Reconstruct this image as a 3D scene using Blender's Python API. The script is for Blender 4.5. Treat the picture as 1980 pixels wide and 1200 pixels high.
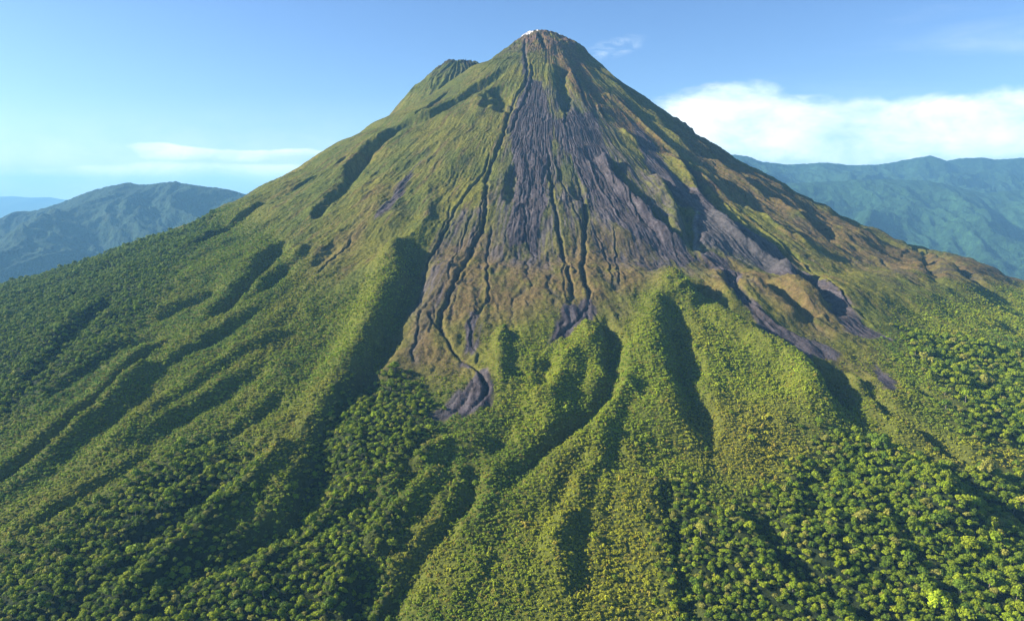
import bpy, math
import numpy as np

# ------------------------------------------------------------------ clearing
for o in list(bpy.data.objects):
    bpy.data.objects.remove(o, do_unlink=True)
scene = bpy.context.scene
COL = scene.collection

# ------------------------------------------------------------------ camera, light, exposure
CAM = (-90.0, -2000.0, 1200.0)
FPX = 1338.0                      # focal length in pixels of the 1980 px wide photograph
PITCH = math.atan((600.0 - 370.0) / FPX)
cam_d = bpy.data.cameras.new("camera")
cam = bpy.data.objects.new("camera", cam_d)
COL.objects.link(cam)
cam.location = CAM
cam.rotation_euler = (math.pi / 2 - PITCH, 0, 0)
cam_d.sensor_width = 36.0
cam_d.lens = 36.0 * FPX / 1980.0
cam_d.clip_start = 1.0
cam_d.clip_end = 200000.0
scene.camera = cam

SUN_ELEV = math.radians(26.5)
SUN_AZ = math.radians(-93.0)      # compass style: 0 = towards the camera (-Y), negative = to the left (-X)
SUN_DIR = (math.sin(SUN_AZ) * math.cos(SUN_ELEV), -math.cos(SUN_AZ) * math.cos(SUN_ELEV), math.sin(SUN_ELEV))
sun_d = bpy.data.lights.new("sun", 'SUN')
sun = bpy.data.objects.new("sun", sun_d)
COL.objects.link(sun)
sun_d.energy = 5.0
sun_d.angle = math.radians(0.5)
sun_d.color = (1.0, 0.92, 0.76)
from mathutils import Vector
sun.rotation_euler = Vector(SUN_DIR).to_track_quat('Z', 'Y').to_euler()
sun.location = (-3000, -200, 3500)

scene.view_settings.view_transform = 'Standard'
scene.view_settings.look = 'None'
scene.view_settings.gamma = 1.0
scene.view_settings.exposure = 1.48
scene.view_settings.use_curve_mapping = False

scene.render.engine = 'CYCLES'
scene.cycles.use_denoising = True
try:
    scene.cycles.denoiser = 'OPENIMAGEDENOISE'
    scene.cycles.denoising_prefilter = 'ACCURATE'
except Exception:
    pass
scene.cycles.max_bounces = 6
scene.cycles.diffuse_bounces = 1
scene.cycles.glossy_bounces = 1
scene.cycles.transmission_bounces = 2
scene.cycles.transparent_max_bounces = 6
scene.cycles.volume_bounces = 1

def dirpx(u, v):
    """world direction of a photograph pixel"""
    xc = (u - 990.0) / FPX; yc = -(v - 600.0) / FPX
    cp, sp = math.cos(PITCH), math.sin(PITCH)
    return (xc, cp + yc * sp, -sp + yc * cp)

def tanpx(u, v):
    d = dirpx(u, v)
    return d[0] / d[1], d[2] / d[1]

# ---- sky: Nishita with procedural clouds laid out by compass direction
world = bpy.data.worlds.new("World")
scene.world = world
world.use_nodes = True
nt = world.node_tree
nt.nodes.clear()
N = lambda t: nt.nodes.new(t)
def lk(a, b): nt.links.new(a, b)
def wmath(op, a, b=None, c=None, clamp=False):
    n = N('ShaderNodeMath'); n.operation = op; n.use_clamp = clamp
    for i, x in enumerate((a, b, c)):
        if x is None: continue
        if isinstance(x, (int, float)): n.inputs[i].default_value = x
        else: lk(x, n.inputs[i])
    return n.outputs[0]
def wmap(x, a, b, c=0.0, d=1.0):
    n = N('ShaderNodeMapRange'); n.interpolation_type = 'SMOOTHSTEP'
    if isinstance(x, (int, float)): n.inputs[0].default_value = x
    else: lk(x, n.inputs[0])
    for i, q in zip((1, 2, 3, 4), (a, b, c, d)):
        if isinstance(q, (int, float)): n.inputs[i].default_value = q
        else: lk(q, n.inputs[i])
    return n.outputs[0]
sky = N('ShaderNodeTexSky'); sky.sky_type = 'NISHITA'; sky.sun_disc = False
sky.sun_elevation = SUN_ELEV
sky.sun_rotation = math.atan2(SUN_DIR[0], SUN_DIR[1])
sky.altitude = 1200; sky.air_density = 1.0; sky.dust_density = 1.6; sky.ozone_density = 1.6
tc = N('ShaderNodeTexCoord')
sep = N('ShaderNodeSeparateXYZ'); lk(tc.outputs['Generated'], sep.inputs[0])
yy = wmath('MAXIMUM', sep.outputs[1], 0.02)
AX = wmath('DIVIDE', sep.outputs[0], yy)
AZ = wmath('DIVIDE', sep.outputs[2], yy)
front = wmap(sep.outputs[1], 0.15, 0.4)
def wnoise(scale, sx, sz, detail=6.0, rough=0.6, dist=0.0, off=(0, 0, 0)):
    c = N('ShaderNodeCombineXYZ'); lk(wmath('MULTIPLY', AX, sx), c.inputs[0]); lk(wmath('MULTIPLY', AZ, sz), c.inputs[1])
    m = N('ShaderNodeVectorMath'); m.operation = 'ADD'; lk(c.outputs[0], m.inputs[0]); m.inputs[1].default_value = off
    n = N('ShaderNodeTexNoise'); n.inputs['Scale'].default_value = scale; n.inputs['Detail'].default_value = detail
    n.inputs['Roughness'].default_value = rough; n.inputs['Distortion'].default_value = dist
    lk(m.outputs[0], n.inputs['Vector']); return n.outputs[0]
def wcurve(pts):
    """piecewise curve over AX: pts are (AX, value) pairs"""
    n = N('ShaderNodeFloatCurve'); cu = n.mapping.curves[0]
    n.mapping.use_clip = True
    pts = [((x + 1.0) / 2.0, y) for x, y in pts]
    cu.points[0].location = pts[0]; cu.points[1].location = pts[-1]
    for p in pts[1:-1]: cu.points.new(*p)
    for p in cu.points: p.handle_type = 'VECTOR'
    n.mapping.update()
    lk(wmath('MULTIPLY_ADD', AX, 0.5, 0.5, clamp=True), n.inputs['Value'])
    return n.outputs[0]
def bank(top, bot, dens, nsc, seed, edge=0.006, amp=0.022, botsoft=0.05, sx=1.0, sz=2.4, isc=5.0):
    """cloud bank between a top line and a bottom line given as photograph pixels"""
    T = wcurve([(-1.0, 0.0)] + [(tanpx(u, v)[0], tanpx(u, v)[1]) for u, v in top] + [(1.0, tanpx(*top[-1])[1])])
    B = wcurve([(-1.0, 0.0)] + [(tanpx(u, v)[0], max(0.0, tanpx(u, v)[1])) for u, v in bot] + [(1.0, max(0, tanpx(*bot[-1])[1]))])
    D = wcurve([(-1.0, 0.0)] + [(tanpx(u, 200)[0], q) for u, q in dens] + [(1.0, dens[-1][1])])
    nz = wnoise(nsc, sx, sz, 7.0, 0.58, 0.25, (seed, seed * 1.7, 0))
    nc = wmath('SUBTRACT', nz, 0.5)
    zt = wmath('SUBTRACT', wmath('MULTIPLY_ADD', nc, amp * 2, T), AZ)
    a = wmap(zt, 0.0, edge)
    zb = wmath('SUBTRACT', AZ, B)
    b = wmap(wmath('MULTIPLY_ADD', nc, amp * 2, zb), 0.0, botsoft)
    n2 = wnoise(isc, 1.0, 2.6, 9.0, 0.6, 0.5, (seed + 5, 2, 0))
    inner = wmap(wmath('ADD', wmath('MULTIPLY', n2, 1.8), wmath('MULTIPLY', D, 1.5)), 1.45, 2.25)
    return wmath('MULTIPLY', wmath('MULTIPLY', a, b), wmath('MULTIPLY', inner, wmath('MINIMUM', D, 1.0)))
c_right = bank([(1180, 215), (1270, 192), (1350, 176), (1420, 168), (1500, 163), (1532, 176), (1640, 184), (1760, 186), (1850, 170), (1900, 164), (1980, 157)],
               [(1180, 330), (1980, 330)],
               [(1180, 1.0), (1300, 1.0), (1500, 1.0), (1570, 0.92), (1640, 0.78), (1720, 0.84), (1780, 1.0), (1880, 1.0), (1905, 0.92), (1935, 1.0), (1980, 1.0)], 6.0, 3.1, 0.020, 0.045, 0.03, 1.0, 2.2)
c_left = bank([(130, 281), (160, 281), (240, 281), (275, 276), (300, 272), (340, 275), (420, 283), (600, 285), (680, 300)],
              [(130, 290), (240, 292), (280, 318), (430, 322), (600, 312), (680, 322)],
              [(130, 0.0), (160, 0.7), (240, 0.8), (280, 1.2), (450, 1.15), (600, 1.0), (640, 0.7), (760, 0.0), (800, 0.0)], 9.0, 7.7, 0.006, 0.016, 0.02)
c_low = bank([(0, 316), (100, 318), (160, 310), (400, 308), (620, 312), (700, 320)],
             [(0, 372), (700, 372)],
             [(0, 0.9), (140, 0.9), (180, 1.2), (450, 1.2), (640, 1.0), (760, 0.0), (800, 0.0)], 4.0, 12.3, 0.010, 0.012, 0.03, 1.0, 3.5)
# thin wisp right of the summit
wc = tanpx(1190, 92)
ex = wmath('DIVIDE', wmath('SUBTRACT', AX, wc[0]), 0.034)
ez = wmath('DIVIDE', wmath('ADD', wmath('SUBTRACT', AZ, wc[1]), wmath('MULTIPLY', wmath('SUBTRACT', AX, wc[0]), -0.22)), 0.011)
er = wmath('SQRT', wmath('ADD', wmath('MULTIPLY', ex, ex), wmath('MULTIPLY', ez, ez)))
wn = wnoise(26.0, 1.0, 2.6, 5.0, 0.6, 1.2, (3, 8, 0))
c_wisp = wmath('MULTIPLY', wmap(er, 1.5, 0.3), wmap(wn, 0.36, 0.66, 0.0, 0.42))
# very thin high streaks
hn = wnoise(2.2, 0.6, 7.0, 6.0, 0.6, 0.6, (9, 1, 0))
c_high = wmath('MULTIPLY', wmap(hn, 0.5, 0.85, 0.0, 0.22), wmap(AX, 0.1, 0.6))
cl = wmath('MAXIMUM', wmath('MAXIMUM', c_right, c_left), wmath('MAXIMUM', wmath('MULTIPLY', c_low, 0.9), c_wisp))
cl = wmath('MAXIMUM', cl, c_high)
# pale mist along the horizon
cl = wmath('MAXIMUM', cl, wmath('MULTIPLY', wmap(AZ, 0.14, -0.02, 0.0, 0.55), wmap(wnoise(1.6, 1.0, 5.0, 4.0, 0.5, 0.2, (2, 2, 0)), 0.3, 0.7, 0.8, 1.0)))
cl = wmath('MULTIPLY', cl, front, clamp=True)
cn = wnoise(9.0, 1.0, 2.0, 6.0, 0.6, 0.3, (1, 4, 0))
crgb = N('ShaderNodeValToRGB')
crgb.color_ramp.elements[0].position = 0.3; crgb.color_ramp.elements[0].color = (4.6, 6.3, 7.6, 1)
crgb.color_ramp.elements[1].position = 0.62; crgb.color_ramp.elements[1].color = (9.0, 9.3, 9.1, 1)
lk(cn, crgb.inputs[0])
skyg = N('ShaderNodeMix'); skyg.data_type = 'RGBA'; skyg.blend_type = 'MULTIPLY'; skyg.inputs[0].default_value = 1.0
lk(sky.outputs[0], skyg.inputs[6]); skyg.inputs[7].default_value = (0.76, 0.95, 1.21, 1)
mixc = N('ShaderNodeMix'); mixc.data_type = 'RGBA'
lk(cl, mixc.inputs[0]); lk(skyg.outputs[2], mixc.inputs[6]); lk(crgb.outputs[0], mixc.inputs[7])
bg = N('ShaderNodeBackground'); bg.inputs[1].default_value = 0.057
lk(mixc.outputs[2], bg.inputs[0])
wo = N('ShaderNodeOutputWorld'); lk(bg.outputs[0], wo.inputs[0])

# --- GEO BEGIN
# ------------------------------------------------------------------ numeric helpers
_rng = np.random.RandomState(11)
_PERM = _rng.permutation(256).astype(np.int32)
_PERM = np.concatenate([_PERM, _PERM])
_ang = _rng.rand(256) * 2 * np.pi
_GX = np.cos(_ang).astype(np.float32); _GY = np.sin(_ang).astype(np.float32)

def noise2(x, y):
    """gradient noise, about -1..1"""
    xf = np.floor(x); yf = np.floor(y)
    fx = (x - xf).astype(np.float32); fy = (y - yf).astype(np.float32)
    xi = xf.astype(np.int32) & 255; yi = yf.astype(np.int32) & 255
    x1 = (xi + 1) & 255; y1 = (yi + 1) & 255
    a = _PERM[_PERM[xi] + yi]; b = _PERM[_PERM[x1] + yi]; c = _PERM[_PERM[xi] + y1]; d = _PERM[_PERM[x1] + y1]
    u = fx * fx * fx * (fx * (fx * 6 - 15) + 10); v = fy * fy * fy * (fy * (fy * 6 - 15) + 10)
    na = _GX[a] * fx + _GY[a] * fy
    nb = _GX[b] * (fx - 1) + _GY[b] * fy
    nc = _GX[c] * fx + _GY[c] * (fy - 1)
    nd = _GX[d] * (fx - 1) + _GY[d] * (fy - 1)
    p = na + u * (nb - na); q = nc + u * (nd - nc)
    return (p + v * (q - p)) * 1.5

def fbm(x, y, octs=4, gain=0.5, off=0.0):
    s = 0.0; a = 1.0; t = 0.0
    for i in range(octs):
        s = s + a * noise2(x + off + 17.3 * i, y - off + 9.1 * i); t += a; a *= gain; x = x * 2.03; y = y * 2.03
    return s / t

def ridged(x, y, octs=4, gain=0.5, off=0.0):
    """0..1, creases at 0 -> 1 on the crest lines"""
    s = 0.0; a = 1.0; t = 0.0
    for i in range(octs):
        s = s + a * (1.0 - np.abs(noise2(x + off + 31.7 * i, y + off + 3.3 * i)) * 1.6); t += a; a *= gain; x = x * 2.03; y = y * 2.03
    return s / t

def sstep(a, b, x):
    t = np.clip((x - a) / (b - a), 0, 1); return t * t * (3 - 2 * t)

def P(s):
    return np.array([[float(q) for q in p.split(',')] for p in s.split()])

# ------------------------------------------------------------------ the cone's smooth body
ZFLOOR = 500.0
#SIL
def sil_to_table(pts):
    out = [(0.0, None)]
    for u, v in pts:
        d = np.array(dirpx(u, v)); h = np.hypot(d[0], d[1])
        t = -(CAM[0] * d[0] + CAM[1] * d[1]) / (h * h)
        px_, py_ = CAM[0] + t * d[0], CAM[1] + t * d[1]
        out.append((np.hypot(px_, py_), CAM[2] + t * d[2]))
    return out[1:]
SL = P("1036,58.5 1020,61 1008,68 985,86 960,104 935,121 910,141 880,163 850,184 820,203 790,218 760,232 735,244 713,251 690,259 660,270 640,281 600,306 560,332 507,358 480,372 440,392 413,404 360,434 280,462 216,484 120,517 60,535 0,551")
SR = P("1045,58 1062,59.5 1090,68 1105,76 1120,85 1137,100 1150,113 1168,130 1190,148 1212,166 1240,182 1262,197 1300,226 1350,261 1400,291 1430,310 1500,347 1560,380 1620,411 1660,430 1700,444 1740,465 1780,477 1800,483 1860,497 1920,515 1980,532")
CORR_L = np.array([-9.1, -4.8, -7.3, -7.1, -8.4, -9.3, 10.4, 10.4, 10.4, 10.4, 10.4, 10.4, 10.4, 10.4, -9.8, -5.4, -9.7, -5.8, -6.3, -4.8, -7.4, -4.7, -4.8, -10.7, -12.3, -14.9, -23.1, -29.5, -31.3])
CORR_R = np.array([-11.0, -2.0, -3.9, -8.7, -1.2, -1.8, -20.2, -11.6, -7.9, -6.4, -6.8, -7.4, -3.9, -7.2, -3.2, -8.1, -5.4, -9.9, -12.3, -10.4, -13.5, -21.7, -26.9, -25.7, -19.5, -22.1, -38.0])
def mk_profile(pts, corr):
    tb = sorted(sil_to_table(pts))
    cs = dict()
    order = np.argsort([q[0] for q in sil_to_table(pts)])
    r = np.array([q[0] for q in tb]); z = np.array([q[1] for q in tb]) + np.array(corr)[order]
    r0, z0 = r[-1], z[-1]; sl = (z[-4] - z[-1]) / (r[-1] - r[-4])
    er = np.array([150, 350, 600, 1000, 1500, 2100, 2800.0])
    L = (z0 - ZFLOOR) / max(sl, 0.05)
    ez = ZFLOOR + (z0 - ZFLOOR) * np.exp(-er / L)
    r = np.concatenate([[0.0], r, r0 + er]); z = np.concatenate([[z.max() + 0.5], z, ez])
    # resample and smooth
    rr = np.arange(0, 6000, 4.0); zz = np.interp(rr, r, z)
    k = np.ones(9) / 9; zs = np.convolve(np.pad(zz, 4, mode='edge'), k, 'valid')
    w = sstep(30, 90, rr); zz = zz * (1 - w) + zs * w
    return rr, zz
RR, ZL = mk_profile(SL, CORR_L)
_, ZR = mk_profile(SR, CORR_R)

# older crater on the left shoulder, behind the summit
def body(x, y):
    r = np.hypot(x, y)
    th = np.arctan2(x, -y)
    w = sstep(-0.75, 0.75, np.sin(th))
    zl = np.interp(r, RR, ZL); zr = np.interp(r, RR, ZR)
    z = zl * (1 - w) + zr * w
    # the lower apron in front is a little fuller than the flanks
    z = z + 14.0 * np.exp(-((r - 900) / 330.0) ** 2) * np.clip(np.cos(th), 0, 1) ** 2
    return z
SUB_C = (-240.0, 150.0)
def subcone(x, y):
    r = np.hypot(x - SUB_C[0], y - SUB_C[1])
    rim = 44.0
    z = 1578.0 - np.interp(r, [0, 44, 84, 155, 219, 248, 295, 332, 420, 700, 9000], [0, 0, 29, 90, 162, 180, 213, 238, 320, 800, 9000])
    z = np.where(r < rim, 1578.0 - (rim - r) * 0.5, z)
    return z
def base(x, y):
    a = body(x, y); b = subcone(x, y); k = 5.0
    return k * np.logaddexp(a / k, b / k)

def to_world(pts):
    """photograph pixels -> points on the smooth cone"""
    out = []
    for u, v in pts:
        d = np.array(dirpx(u, v)); t = np.arange(300.0, 4200.0, 2.0)
        x = CAM[0] + t * d[0]; y = CAM[1] + t * d[1]; z = CAM[2] + t * d[2]
        g = z - base(x, y); k = np.where(g < 0)[0]
        if len(k) == 0:
            k = [int(np.argmin(g))]
        i = k[0]; out.append((x[i], y[i], t[i]))
    return np.array(out)

def project(x, y, z):
    dx = x - CAM[0]; dy = y - CAM[1]; dz = z - CAM[2]
    cp, sp = math.cos(PITCH), math.sin(PITCH)
    zc = dy * cp - dz * sp; yc = dy * sp + dz * cp
    return 990 + FPX * dx / zc, 600 - FPX * yc / zc, zc

# ------------------------------------------------------------------ gullies and ridges traced on the mountain
# (shade strip width px, depth / width, width of the gentle side / steep side, taper in, taper out, points from top to bottom)
GUL = [
 # lava channels on the front
 (10, .75, 1.0, .02, .12, "1014,77 1015,102 1018,127 1024,148 1012,166 997,184 987,209 980,234 968,274 963,292 951,317 941,342 941,374 937,417 932,453 908,486 898,512 880,541 866,574 852,592"),
 (11, .8, 1.0, .08, .15, "898,512 882,541 868,574 853,592 847,615 853,640 868,666 886,690 912,706 932,722 944,740 948,762 938,780 912,801"),
 (8, .6, 1.0, .1, .3, "828,603 840,618 850,630 864,650"),
 (7, .7, 1.0, .05, .1, "1025,120 1030,150 1022,180 1008,205 995,235 985,260"),
 (9, .75, 1.0, .1, .12, "947,288 944,313 922,349 901,378 883,396 872,424 856,455 838,475 827,504 813,534 809,556"),
 (6, .7, 1.0, .05, .1, "809,550 820,574 811,603 813,636 798,669 800,702"),
 (5, .7, 1.0, .1, .1, "812,545 797,575 794,600 806,630 810,650"),
 (5, .7, 1.0, .2, .2, "873,390 869,415 855,440 850,470 838,490"),
 (7, .7, 1.0, .1, .1, "956,425 948,468 939,508 941,530 945,552 943,585 930,600 919,612"),
 (6, .7, 1.0, .1, .1, "919,600 903,629 912,655 925,688 926,705"),
 (5, .7, 1.0, .2, .2, "935,380 928,420 925,440 912,470 905,480"),
 (5, .6, 1.0, .2, .2, "900,420 890,460 880,490 870,520 862,560"),
 (5, .6, 1.0, .2, .2, "915,400 905,430 893,470 880,500"),
 (10, .8, 1.0, .1, .1, "1058,277 1062,310 1064,345 1069,388 1075,424 1080,453 1088,490 1100,526 1100,545 1110,558 1108,578 1099,592"),
 (5, .7, 1.0, .2, .2, "1088,510 1092,550 1095,565 1096,585"),
 (11, .8, 1.0, .15, .1, "1105,320 1120,345 1127,374 1133,410 1129,453 1126,480 1128,504 1128,545 1141,578 1143,590"),
 (6, .7, 1.0, .1, .1, "1143,585 1135,598 1113,618 1091,636 1069,655 1045,670"),
 (5, .7, 1.0, .1, .2, "1090,615 1078,645 1082,680"),
 (5, .6, 1.0, .2, .2, "1145,590 1158,608 1165,622"),
 (5, .6, 1.0, .2, .2, "1072,290 1078,330 1098,370 1120,420 1128,460"),
 (4, .6, 1.0, .2, .3, "1140,430 1160,455 1170,490 1178,520 1188,560"),
 (4, .6, 1.0, .2, .3, "1185,430 1192,455 1190,490 1196,530 1202,570"),
 (5, .6, 1.0, .2, .3, "1012,380 1018,420 1015,450 1022,480 1034,505"),
 (4, .6, 1.0, .2, .3, "990,430 980,450 975,480"),
 (5, .6, 1.0, .2, .2, "1150,260 1170,300 1200,350 1225,400 1250,440 1285,480"),
 (5, .6, 1.0, .2, .2, "1130,290 1150,340 1180,390 1215,440"),
 (7, .7, 1.0, .15, .15, "928,722 946,748 942,772 920,797 885,814"),
 (6, .7, 1.0, .15, .15, "905,712 926,742 916,768 888,795 850,812"),
 (5, .6, 1.0, .15, .15, "915,740 895,765 865,790 838,806"),
 (5, .6, 1.0, .15, .2, "838,580 846,600 836,622 830,650"),
 # summit shade strips
 (15, .95, 1.2, .05, .2, "1086,128 1084,150 1088,175 1092,200 1094,222"),
 (7, .9, 1.2, .1, .3, "1092,215 1092,240 1097,262"),
 (12, .9, 1.2, .1, .2, "1040,62 1048,75 1054,88 1050,98"),
 (8, .8, 1.2, .1, .3, "1104,130 1115,155 1125,180 1133,205 1140,225"),
 (14, .8, 1.3, .05, .15, "1093,95 1105,115 1120,140 1140,165 1152,188 1170,205"),
 (11, .9, 1.4, .1, .2, "1165,175 1202,200 1238,232 1273,266 1309,298 1356,338 1400,372"),
 (8, .9, 1.3, .1, .3, "1160,205 1166,222 1176,236"),
 (9, .9, 1.3, .1, .3, "1205,250 1225,268 1245,288"),
 # concave hollow left of the centre
 (26, .75, 1.4, .1, .25, "955,168 966,180 972,200 978,220"),
 (14, .75, 1.2, .1, .3, "944,185 940,200 934,215"),
 (14, .6, 1.2, .15, .3, "992,318 990,345 990,370 980,400"),
 (14, .55, 1.2, .15, .3, "1110,345 1118,372 1122,395"),
 # right flank
 (13, .85, 1.5, .1, .1, "1178,300 1202,353 1220,374 1252,396 1273,424 1302,457 1336,478"),
 (16, .85, 1.6, .1, .1, "1258,325 1286,358 1309,381 1324,410 1330,440 1338,472 1356,496"),
 (8, .8, 1.3, .1, .1, "1338,472 1356,496 1392,516 1416,532 1428,556 1456,588 1488,616 1528,640 1572,660"),
 (13, .75, 1.6, .15, .1, "1282,285 1309,304 1331,327 1352,355 1376,392 1400,418 1424,440 1456,474 1496,496 1532,522 1560,544"),
 (26, .75, 1.6, .2, .2, "1532,518 1562,545 1596,562 1610,592 1620,616"),
 (8, .8, 1.4, .1, .2, "1304,312 1332,332 1360,356 1380,376 1416,400 1448,420 1480,440 1520,478 1560,512 1590,536"),
 (5, .8, 1.4, .1, .2, "1480,455 1520,488 1560,520 1600,544 1624,562 1640,590 1680,620 1720,650"),
 (5, .8, 1.4, .1, .2, "1400,390 1440,425 1480,462 1520,495 1548,520"),
 (18, .75, 1.6, .1, .15, "1270,215 1308,262 1336,284 1360,304 1400,320 1440,348 1480,376 1520,396 1552,420 1584,440 1616,462 1644,486"),
 (12, .75, 1.5, .1, .2, "1290,222 1330,250 1370,278 1405,300 1436,325"),
 (14, .8, 1.5, .1, .2, "1368,324 1400,348 1424,358 1448,378 1460,386"),
 (12, .8, 1.5, .1, .2, "1440,392 1472,412 1504,436 1532,456 1560,472 1588,488"),
 (26, .75, 1.4, .15, .15, "1570,395 1624,420 1660,446 1700,470 1736,486 1776,500 1796,510"),
 (16, .8, 1.4, .1, .2, "1760,485 1790,505 1802,525 1812,555"),
 (16, .85, 1.4, .1, .1, "1780,488 1840,512 1872,532 1912,556 1968,578"),
 (14, .8, 1.4, .1, .2, "1850,500 1900,512 1950,530 2000,545"),
 (10, .8, 1.4, .2, .2, "1700,506 1716,514 1722,526"),
 (22, .8, 1.6, .15, .12, "1456,534 1488,548 1520,572 1544,594 1576,616"),
 # ridge heads at the right of centre
 (36, .75, 1.2, .06, .2, "1334,540 1352,556 1375,572 1392,578"),
 (34, .8, 1.3, .06, .2, "1290,580 1300,605 1306,640 1316,680 1330,725 1342,790 1366,830 1386,875"),
 (16, .75, 1.2, .1, .2, "1385,570 1416,620 1456,640 1490,662 1528,682 1576,694"),
 (34, .75, 1.2, .12, .25, "1545,686 1578,700 1604,722 1620,754 1622,790"),
 (24, .8, 1.5, .1, .1, "1640,708 1682,745 1708,784 1738,823 1786,849 1847,875 1912,901 1977,936"),
 (16, .7, 1.5, .1, .3, "1410,525 1425,560 1440,585 1470,610"),
 (16, .7, 1.4, .2, .2, "1795,690 1847,719 1881,730"),
 (18, .6, 1.6, .2, .2, "1740,740 1800,770 1860,800 1930,830 1990,850"),
 # ravines of the lower slopes
 (30, .85, 1.7, .05, .15, "800,468 792,500 796,540 778,580 748,640 716,690 702,730 690,765 655,820 622,880 604,930 588,980 560,1012 504,1041 420,1090 350,1160"),
 (26, .9, 1.4, .08, .42, "1172,612 1184,660 1190,700 1190,740 1167,774 1117,809 1083,836 1041,874 1002,909 972,939 918,966 895,989"),
 (22, .7, 1.4, .1, .2, "1068,685 1062,715 1045,745 1030,770"),
 (8, .6, 1.2, .1, .2, "1036,677 1036,710 1030,730"),
 (14, .6, 1.4, .1, .2, "980,625 984,645 984,660"),
 (22, .6, 1.6, .15, .15, "830,840 800,885 769,916 700,958 623,1024 560,1075 500,1130"),
 (26, .65, 1.5, .2, .2, "905,900 900,950 890,985 870,1010"),
 (22, .22, 1.8, .3, .3, "1085,930 1100,1000 1121,1066 1137,1123 1150,1190"),
 (26, .6, 1.6, .2, .2, "690,1040 700,1100 690,1160 680,1230"),
 (22, .6, 1.6, .2, .1, "1280,900 1296,962 1312,1060 1330,1157 1335,1220"),
 (42, .65, 1.6, .2, .05, "1440,960 1483,1040 1543,1100 1608,1150 1690,1200 1740,1250"),
 (26, .6, 1.6, .2, .2, "1590,880 1570,930 1560,980 1580,1030"),
 (30, .55, 1.6, .2, .2, "1760,880 1850,930 1930,990 2000,1030"),
 (24, .6, 1.6, .2, .1, "895,989 860,1030 800,1080 760,1150 740,1230"),
 (20, .15, 1.8, .3, .1, "1000,1000 960,1060 930,1130 920,1220"),
 (18, .25, 1.8, .3, .3, "1210,860 1180,930 1170,1010 1190,1080"),
 (26, .6, 1.6, .2, .1, "350,1160 250,1210 180,1260"),
 (22, .55, 1.6, .2, .2, "300,860 220,920 120,990 20,1060"),
 (18, .55, 1.6, .2, .2, "420,980 320,1060 220,1120 120,1190"),
 (22, .6, 1.6, .2, .2, "1700,960 1740,1040 1800,1110 1880,1190"),
 # left flank
 (16, .95, 1.5, .1, .12, "1000,120 940,160 880,196 820,226 775,244 752,258 720,284 696,306 682,334 662,362 636,390 612,414"),
 (22, .7, 1.4, .2, .2, "760,254 722,282 696,306 680,334"),
 (10, .9, 1.3, .15, .2, "868,176 845,195 820,212 798,228"),
 (11, .9, 1.3, .1, .2, "848,192 836,205 828,215"),
 (9, .9, 1.3, .15, .2, "690,295 650,318 620,335 590,352 560,368"),
 (13, .9, 1.3, .1, .15, "520,384 508,390 480,412 452,432 424,452 398,468 340,492"),
 (14, .8, 1.3, .2, .2, "632,392 616,408 604,424"),
 (26, .8, 1.4, .1, .15, "556,466 532,478 512,500 495,536 474,560 440,590 390,620"),
 (6, .8, 1.3, .15, .15, "688,444 662,478 640,508 612,532"),
 (14, .35, 1.6, .2, .5, "655,455 635,480 610,512 580,545"),
 (16, .4, 1.5, .2, .5, "572,488 552,512 535,542 505,575 470,605"),
 (16, .7, 1.5, .2, .2, "520,596 500,606 472,618 440,638 400,660 350,690 300,720"),
 (18, .9, 1.4, .1, .15, "330,650 285,680 247,705 238,735 187,771 131,813 70,864 0,915 -60,960"),
 (30, .42, 1.6, .2, .5, "520,685 500,715 467,742 420,768 370,795 310,835 240,885 160,940"),
 (20, .5, 1.6, .2, .2, "420,545 380,575 340,590 300,620"),
 (30, .5, 1.6, .2, .2, "455,905 400,950 350,990 290,1030 200,1090"),
 (24, .6, 1.5, .2, .2, "220,560 180,610 130,660 80,720 20,760"),
 (20, .5, 1.5, .2, .2, "340,640 250,660 190,700 120,745 60,790"),
 (14, .5, 1.5, .2, .2, "540,870 470,880 400,910 300,950 200,980"),
 (20, .5, 1.5, .2, .2, "560,750 500,800 420,850 350,880"),
]
# ridges: (half width px, height in m, points)
RID = [
 (50, 12, "808,452 765,480 742,530 715,600 672,690 630,760 590,830"),
 (55, 9, "1320,538 1288,575 1264,620 1256,680 1262,750"),
 (60, 18, "1345,600 1400,625 1470,665 1540,705 1580,770 1590,830"),
 (45, 14, "1160,618 1125,655 1100,700 1060,760 1000,810"),
 (24, 8, "975,630 960,665 965,710 975,750"),
 (50, 12, "1210,720 1190,790 1120,850 1060,920 1010,980"),
 (28, 12, "1262,345 1290,385 1310,420 1322,450"),
 (26, 10, "600,476 560,500 520,535 480,570 420,610"),
 (60, 16, "1680,870 1760,920 1840,990 1900,1060"),
 (50, 12, "1660,720 1700,770 1740,830 1800,860"),
 (40, 12, "960,860 900,850 840,870 780,910 700,980"),
 (40, 10, "700,760 660,820 640,880 620,930"),
 (40, 14, "300,700 200,790 100,870 0,950"),
 (44, 14, "560,850 480,960 380,1050 280,1130 180,1220"),
 (40, 12, "860,900 760,1000 680,1100 640,1200"),
 (36, 10, "1180,820 1130,930 1080,1030 1060,1150"),
 (34, 8, "560,640 500,660 430,700 340,760 240,840 120,930"),
 (30, 10, "1150,118 1185,160 1230,200"),
 (20, 5, "1100,140 1110,170 1130,205 1150,240"),
]
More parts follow.
